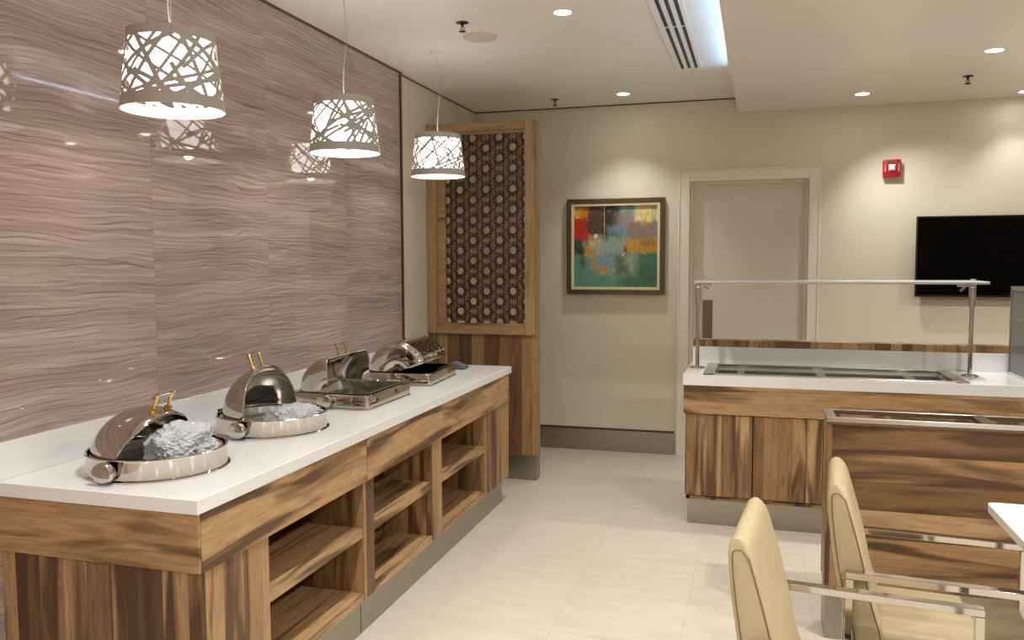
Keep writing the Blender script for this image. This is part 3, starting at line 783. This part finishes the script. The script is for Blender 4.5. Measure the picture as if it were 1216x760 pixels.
m = MB(); frame4(m, px0+.034, px1-.034, pz0+.034, pz1-.034, .022, YB-.036, YB-.004, .002); m.build('liner', M['mat_'], t)
# canvas with painted vertex colours
N_ = 150; cx0_, cx1_, cz0_, cz1_ = px0+.054, px1-.054, pz0+.054, pz1-.054
cols = {'red': (188,44,20), 'dark': (48,34,30), 'brown': (92,66,54), 'ochre': (196,140,30), 'gold': (220,176,60), 'cream': (226,200,132),
        'teal': (92,146,124), 'dteal': (52,96,76), 'blue': (110,146,168), 'pale': (158,168,150), 'mauve': (146,116,104), 'black': (26,22,20), 'green': (60,92,56), 'white': (238,232,216)}
patches = [  # (u0,u1,v0,v1,colour,softness,strength)  v from top
 (0,1,0,1,'teal',.05,1), (.55,1,.55,1,'dteal',.12,.75), (.2,.75,.4,.85,'pale',.1,.75), (.25,.5,.55,.75,'blue',.08,.7),
 (0,.4,0,.42,'dark',.05,1), (.15,.35,.0,.3,'brown',.06,.8), (0,.17,0,.17,'ochre',.05,.95), (.0,.08,.03,.12,'gold',.04,.7), (0,.16,.13,.42,'red',.04,1), (.08,.2,.3,.45,'red',.05,.6),
 (0,.1,.42,.6,'black',.04,.9), (.12,.24,.48,.62,'ochre',.04,.85), (.08,.13,.5,.78,'black',.03,.6),
 (.37,.56,0,.36,'dark',.05,.95), (.56,.75,0,.3,'pale',.08,.8), (.6,.72,.0,.1,'teal',.05,.8), (.5,.72,.1,.36,'mauve',.06,.7), (.4,.62,.24,.34,'blue',.04,.85),
 (.73,.93,0,.24,'cream',.03,1), (.93,1,0,.18,'cream',.03,.7), (.66,1,.2,.42,'mauve',.04,.95), (.6,1,.4,.58,'ochre',.03,.95), (.8,.98,.42,.5,'brown',.04,.5),
 (.18,.34,.36,.5,'cream',.05,.6), (.27,.36,.42,.6,'pale',.05,.9), (.24,.4,.74,.82,'ochre',.03,.85), (.24,.28,.6,.8,'ochre',.03,.7),
 (.5,.66,.6,.84,'green',.05,.8), (.6,.64,.5,.62,'dark',.02,.7), (.6,.7,.6,.72,'pale',.03,.6), (.8,1,.7,1,'green',.08,.5), (.0,.3,.78,1,'teal',.08,.7),
 (.362,.372,0,.4,'cream',.004,.9), (.02,.06,.12,.13,'white',.01,1), (.24,.28,.34,.38,'white',.01,.9), (.58,.62,.585,.60,'white',.01,.9), (.985,1,.02,.18,'white',.005,.8)]
def srgb(c): return Vector(lin(c)[:3])
me = bpy.data.meshes.new('canvas'); vs = []; fs = []; vc = []
for j in range(N_+1):
    for i in range(N_+1):
        u, v = i/N_, 1-j/N_
        vs.append((cx0_+(cx1_-cx0_)*u, YB-.020, cz0_+(cz1_-cz0_)*(1-v)))
        nu = noise.noise(Vector((u*7, v*7, 1)))*.014+noise.noise(Vector((u*30, v*9, 5)))*.012
        nv = noise.noise(Vector((u*7, v*6, 9)))*.02+noise.noise(Vector((u*45, v*12, 3)))*.026
        uu, vv = u+nu, v+nv; c = srgb(cols['teal'])
        for (a, b, p, q, k, s, w) in patches:
            uu = u if b-a < .02 else u+nu
            d = min(uu-a if a > 0 else 1, b-uu if b < 1 else 1, vv-p if p > 0 else 1, q-vv if q < 1 else 1)
            f = min(max(d/s+.5, 0), 1)*w
            f *= min(1, .97+.5*noise.noise(Vector((u*24+a*9, v*24, p*7))))
            c = c.lerp(srgb(cols[k]), max(0, min(1, f)))
        c = c*(1+.28*noise.noise(Vector((u*60, v*14, 2)))+.15*noise.noise(Vector((u*16, v*70, 7))))
        vc.append((max(0, c.x), max(0, c.y), max(0, c.z), 1))
for j in range(N_):
    for i in range(N_): a = j*(N_+1)+i; fs.append((a, a+1, a+N_+2, a+N_+1))
me.from_pydata(vs, [], fs); ca = me.color_attributes.new('paint', 'FLOAT_COLOR', 'POINT')
for k, c in enumerate(vc): ca.data[k].color = c
tt = NT('oil_paint'); at = tt.N('ShaderNodeAttribute', attribute_name='paint'); tt.l.new(at.outputs['Color'], tt.b.inputs['Base Color'])
tt.P(Roughness=.45); tt.bump(tt.noise(tt.obj(), 60, 4), .3, .002); me.materials.append(tt.m)
o = bpy.data.objects.new('canvas', me); col.objects.link(o); me.transform(Matrix.Translation(-t.location)); o.parent = t

t = thing('television', 'wide black flat television mounted on the back wall above the counter', 'television', (1.6, YB, 1.5))
tx0, tx1, tz0, tz1 = 1.058, 2.06, 1.243, 1.803
m = MB(); m.box(tx0, tx1, YB-.075, YB-.045, tz0, tz1, .004); m.build('casing', M['black'], t)
m = MB(); m.box(tx0+.009, tx1-.009, YB-.0765, YB-.0748, tz0+.014, tz1-.009); m.build('screen', M['tv'], t)
m = MB(); m.box(1.35, 1.75, YB-.045, YB-.0005, 1.35, 1.7, .004); m.build('wall_bracket', M['black'], t)

t = thing('fire_alarm', 'red wall fire alarm strobe with white lens on the back wall', 'fire alarm', (.893, YB, 2.145))
m = MB(); m.box(.836, .950, YB-.045, YB, 2.085, 2.205, .006); m.build('housing', M['red'], t, True)
m = MB(); m.lathe([(0, 0), (.031, 0), (.031, .006), (.02, .018), (0, .021)], c=(.893, YB-.045, 2.148), seg=4, M=Matrix.Rotation(PI/2, 4, 'X') @ Matrix.Rotation(PI/4, 4, 'Z')); m.build('strobe_lens', M['whitep'], t)
m = MB()
for k in range(5): m.box(.868, .920, YB-.0475, YB-.045, 2.180+k*.004, 2.182+k*.004)
m.build('grille', M['pipe'], t)
def text(s, x, y, z, size, mat, parent, name, rz=0, al='CENTER'):
    cu = bpy.data.curves.new(name, 'FONT'); cu.body = s; cu.size = size; cu.align_x = al; cu.align_y = 'CENTER'; cu.extrude = .0006
    tmp = bpy.data.objects.new('tmp', cu); col.objects.link(tmp)
    dg = bpy.context.evaluated_depsgraph_get(); dg.update()
    me = bpy.data.meshes.new_from_object(tmp.evaluated_get(dg)); bpy.data.objects.remove(tmp)
    me.transform(Matrix.Translation(Vector((x, y, z))-parent.location) @ Matrix.Rotation(PI/2, 4, 'X') @ Matrix.Rotation(rz, 4, 'Z'))
    me.materials.clear(); me.materials.append(mat)
    o = bpy.data.objects.new(name, me); col.objects.link(o); o.parent = parent; return o
for sx in (.849, .937):
    for k, chh in enumerate('FIRE'):
        text(chh, sx, YB-.0455, 2.168-k*.0135, .016, M['whitep'], t, 'letter')

# ------------------------------------------------------------------ chairs and table
def chair(label, loc, rz):
    t = thing('dining_chair', label, 'chair', (0, 0, 0), 'cream leather armchairs by the white table')
    HW = .197
    # backrest: lofted wedge, local +x = front
    zs = [.40, .45, .53, .62, .70, .77, .815, .838, .850, .855]
    fr = [.012, .002, -.022, -.040, -.060, -.080, -.093, -.102, -.112, -.122]
    re = [-.078, -.090, -.112, -.130, -.142, -.150, -.153, -.152, -.146, -.136]
    b = bmesh.new(); loops = []; nc = 5
    for z, f, r in zip(zs, fr, re):
        hw = HW-(0 if z < .8 else .35*(z-.8)**1.0*.6)
        rc = min(.017, (f-r)*.45); L = []
        for (cxx, cyy, a0) in ((f-rc, hw-rc, 0), (r+rc, hw-rc, PI/2), (r+rc, -hw+rc, PI), (f-rc, -hw+rc, 1.5*PI)):
            for k in range(nc+1): a = a0+PI/2*k/nc; L.append((cxx+rc*math.cos(a), cyy+rc*math.sin(a)))
        # bulge faces
        loops.append([b.verts.new((x, y, z)) for x, y in L])
    n = len(loops[0])
    for A, B in zip(loops, loops[1:]):
        for k in range(n): b.faces.new((A[k], A[(k+1) % n], B[(k+1) % n], B[k]))
    b.faces.new(loops[0]); b.faces.new(loops[-1])
    m = MB(); m._merge(b); o = m.build('backrest', M['leather'], t, True)
    # piping outlining the side panels
    for s in (-1, 1):
        P = [(f-.010, s*(HW+.0005), z) for z, f in list(zip(zs, fr))[:7]] + [((fr[7]+re[7])/2+dx, s*(HW-.002), zz) for dx, zz in ((.013, .826), (.008, .832), (0, .834), (-.008, .832), (-.013, .826))] + [(r+.012, s*(HW+.0005), z) for z, r in reversed(list(zip(zs, re))[:7])]
        m = MB(); m.tube(P, .0016, 6); m.build('piping', M['pipe'], o, True)
        m = MB(); m.tube([(-.115+.012*k, s*(HW+.0006), .592-.006*math.sin(PI*k/6)) for k in range(7)], .0012, 6); m.build('seam', M['mat_'], o, True)
    # seat
    m = MB(); m.box(-.02, .40, -.19, .19, .365, .445, .022, 4); m.build('seat', M['leather'], t, True)
    m = MB(); m.box(0, .38, -.175, .175, .345, .366, .004); m.build('seat_frame', M['black'], t)
    # chrome loop frames
    for s in (-1, 1):
        y = s*.218; w = .0145
        m = MB(); 
        m.box(-.100, .430, y-w, y+w, .600, .620, .0018); m.build('armrest', M['chrome2'], t)
        m = MB(); m.box(.408, .430, y-w, y+w, .012, .600, .0018); m.build('leg', M['chrome2'], t)
        m = MB(); m.box(-.100, -.078, y-w, y+w, .012, .600, .0018); m.build('leg', M['chrome2'], t)
        m = MB(); m.box(-.100, .430, y-w, y+w, 0, .012, .0018); m.build('floor_runner', M['chrome2'], t)
        m = MB(); m.box(-.05, -.03, min(y, s*.17), max(y, s*.17), .35, .366, .001); m.box(.33, .35, min(y, s*.17), max(y, s*.17), .35, .366, .001); m.build('cross_bar', M['chrome2'], t)
    t.location = loc; t.rotation_euler.z = rz
    return t
ch2 = chair('cream leather armchair with chrome arms, farther one, beside the walnut stand', (.372, 2.685, 0), math.radians(-5))
ch1 = copy_tree(ch2); ch1.location = (.115, 2.125, 0); ch1.rotation_euler.z = math.radians(-6)
ch1['label'] = 'cream leather armchair with chrome arms, nearer and left of the two chairs'
t = thing('dining_table', 'white topped table at the right edge in front of the two chairs', 'table', (1.15, 2.4, 0))
m = MB(); m.poly([(.700+.45+x, 2.415+y) for x, y in rrect(.45, .455, .022)], 'z', .716, .742); m.build('tabletop', M['table'], t)
m = MB(); m.poly([(.702+.45+x, 2.415+y) for x, y in rrect(.4505, .4555, .022)], 'z', .7155, .7385); m.build('edge_band', M['edge'], t)
m = MB(); m.lathe([(0, 0), (.26, 0), (.26, .008), (.05, .03), (.035, .05), (.035, .69), (.10, .715), (0, .715)], c=(1.2, 2.4, 0), seg=40); m.build('pedestal', M['steel'], t, True)

# ------------------------------------------------------------------ world, camera
w = bpy.data.worlds.new('world'); sc.world = w; w.use_nodes = True
w.node_tree.nodes['Background'].inputs[0].default_value = (.9, .86, .8, 1); w.node_tree.nodes['Background'].inputs[1].default_value = .3
f, yaw, pitch, roll = 984.52, .2878, .0704, -.0037
cy, sy = math.cos(yaw), math.sin(yaw)
fw = Vector((-sy*math.cos(pitch), cy*math.cos(pitch), -math.sin(pitch))); r = Vector((cy, sy, 0)); u = r.cross(fw)
r2 = math.cos(roll)*r+math.sin(roll)*u; u2 = -math.sin(roll)*r+math.cos(roll)*u
cam = bpy.data.cameras.new('camera'); cam.sensor_width = 36; cam.lens = f*36/1216; cam.clip_start = .02
co = bpy.data.objects.new('camera', cam); col.objects.link(co)
Mx = Matrix((( r2.x, u2.x, -fw.x, 0), (r2.y, u2.y, -fw.y, 0), (r2.z, u2.z, -fw.z, 1.5), (0, 0, 0, 1)))
co.matrix_world = Mx
sc.camera = co
vs_ = sc.view_settings; vs_.view_transform = 'Standard'; vs_.look = 'None'; vs_.gamma = 1; vs_.exposure = .5; vs_.use_curve_mapping = False
sc.cycles.max_bounces = 10; sc.cycles.diffuse_bounces = 5; sc.cycles.use_denoising = True
sc.cycles.caustics_reflective = False; sc.cycles.caustics_refractive = False; sc.cycles.sample_clamp_indirect = 4
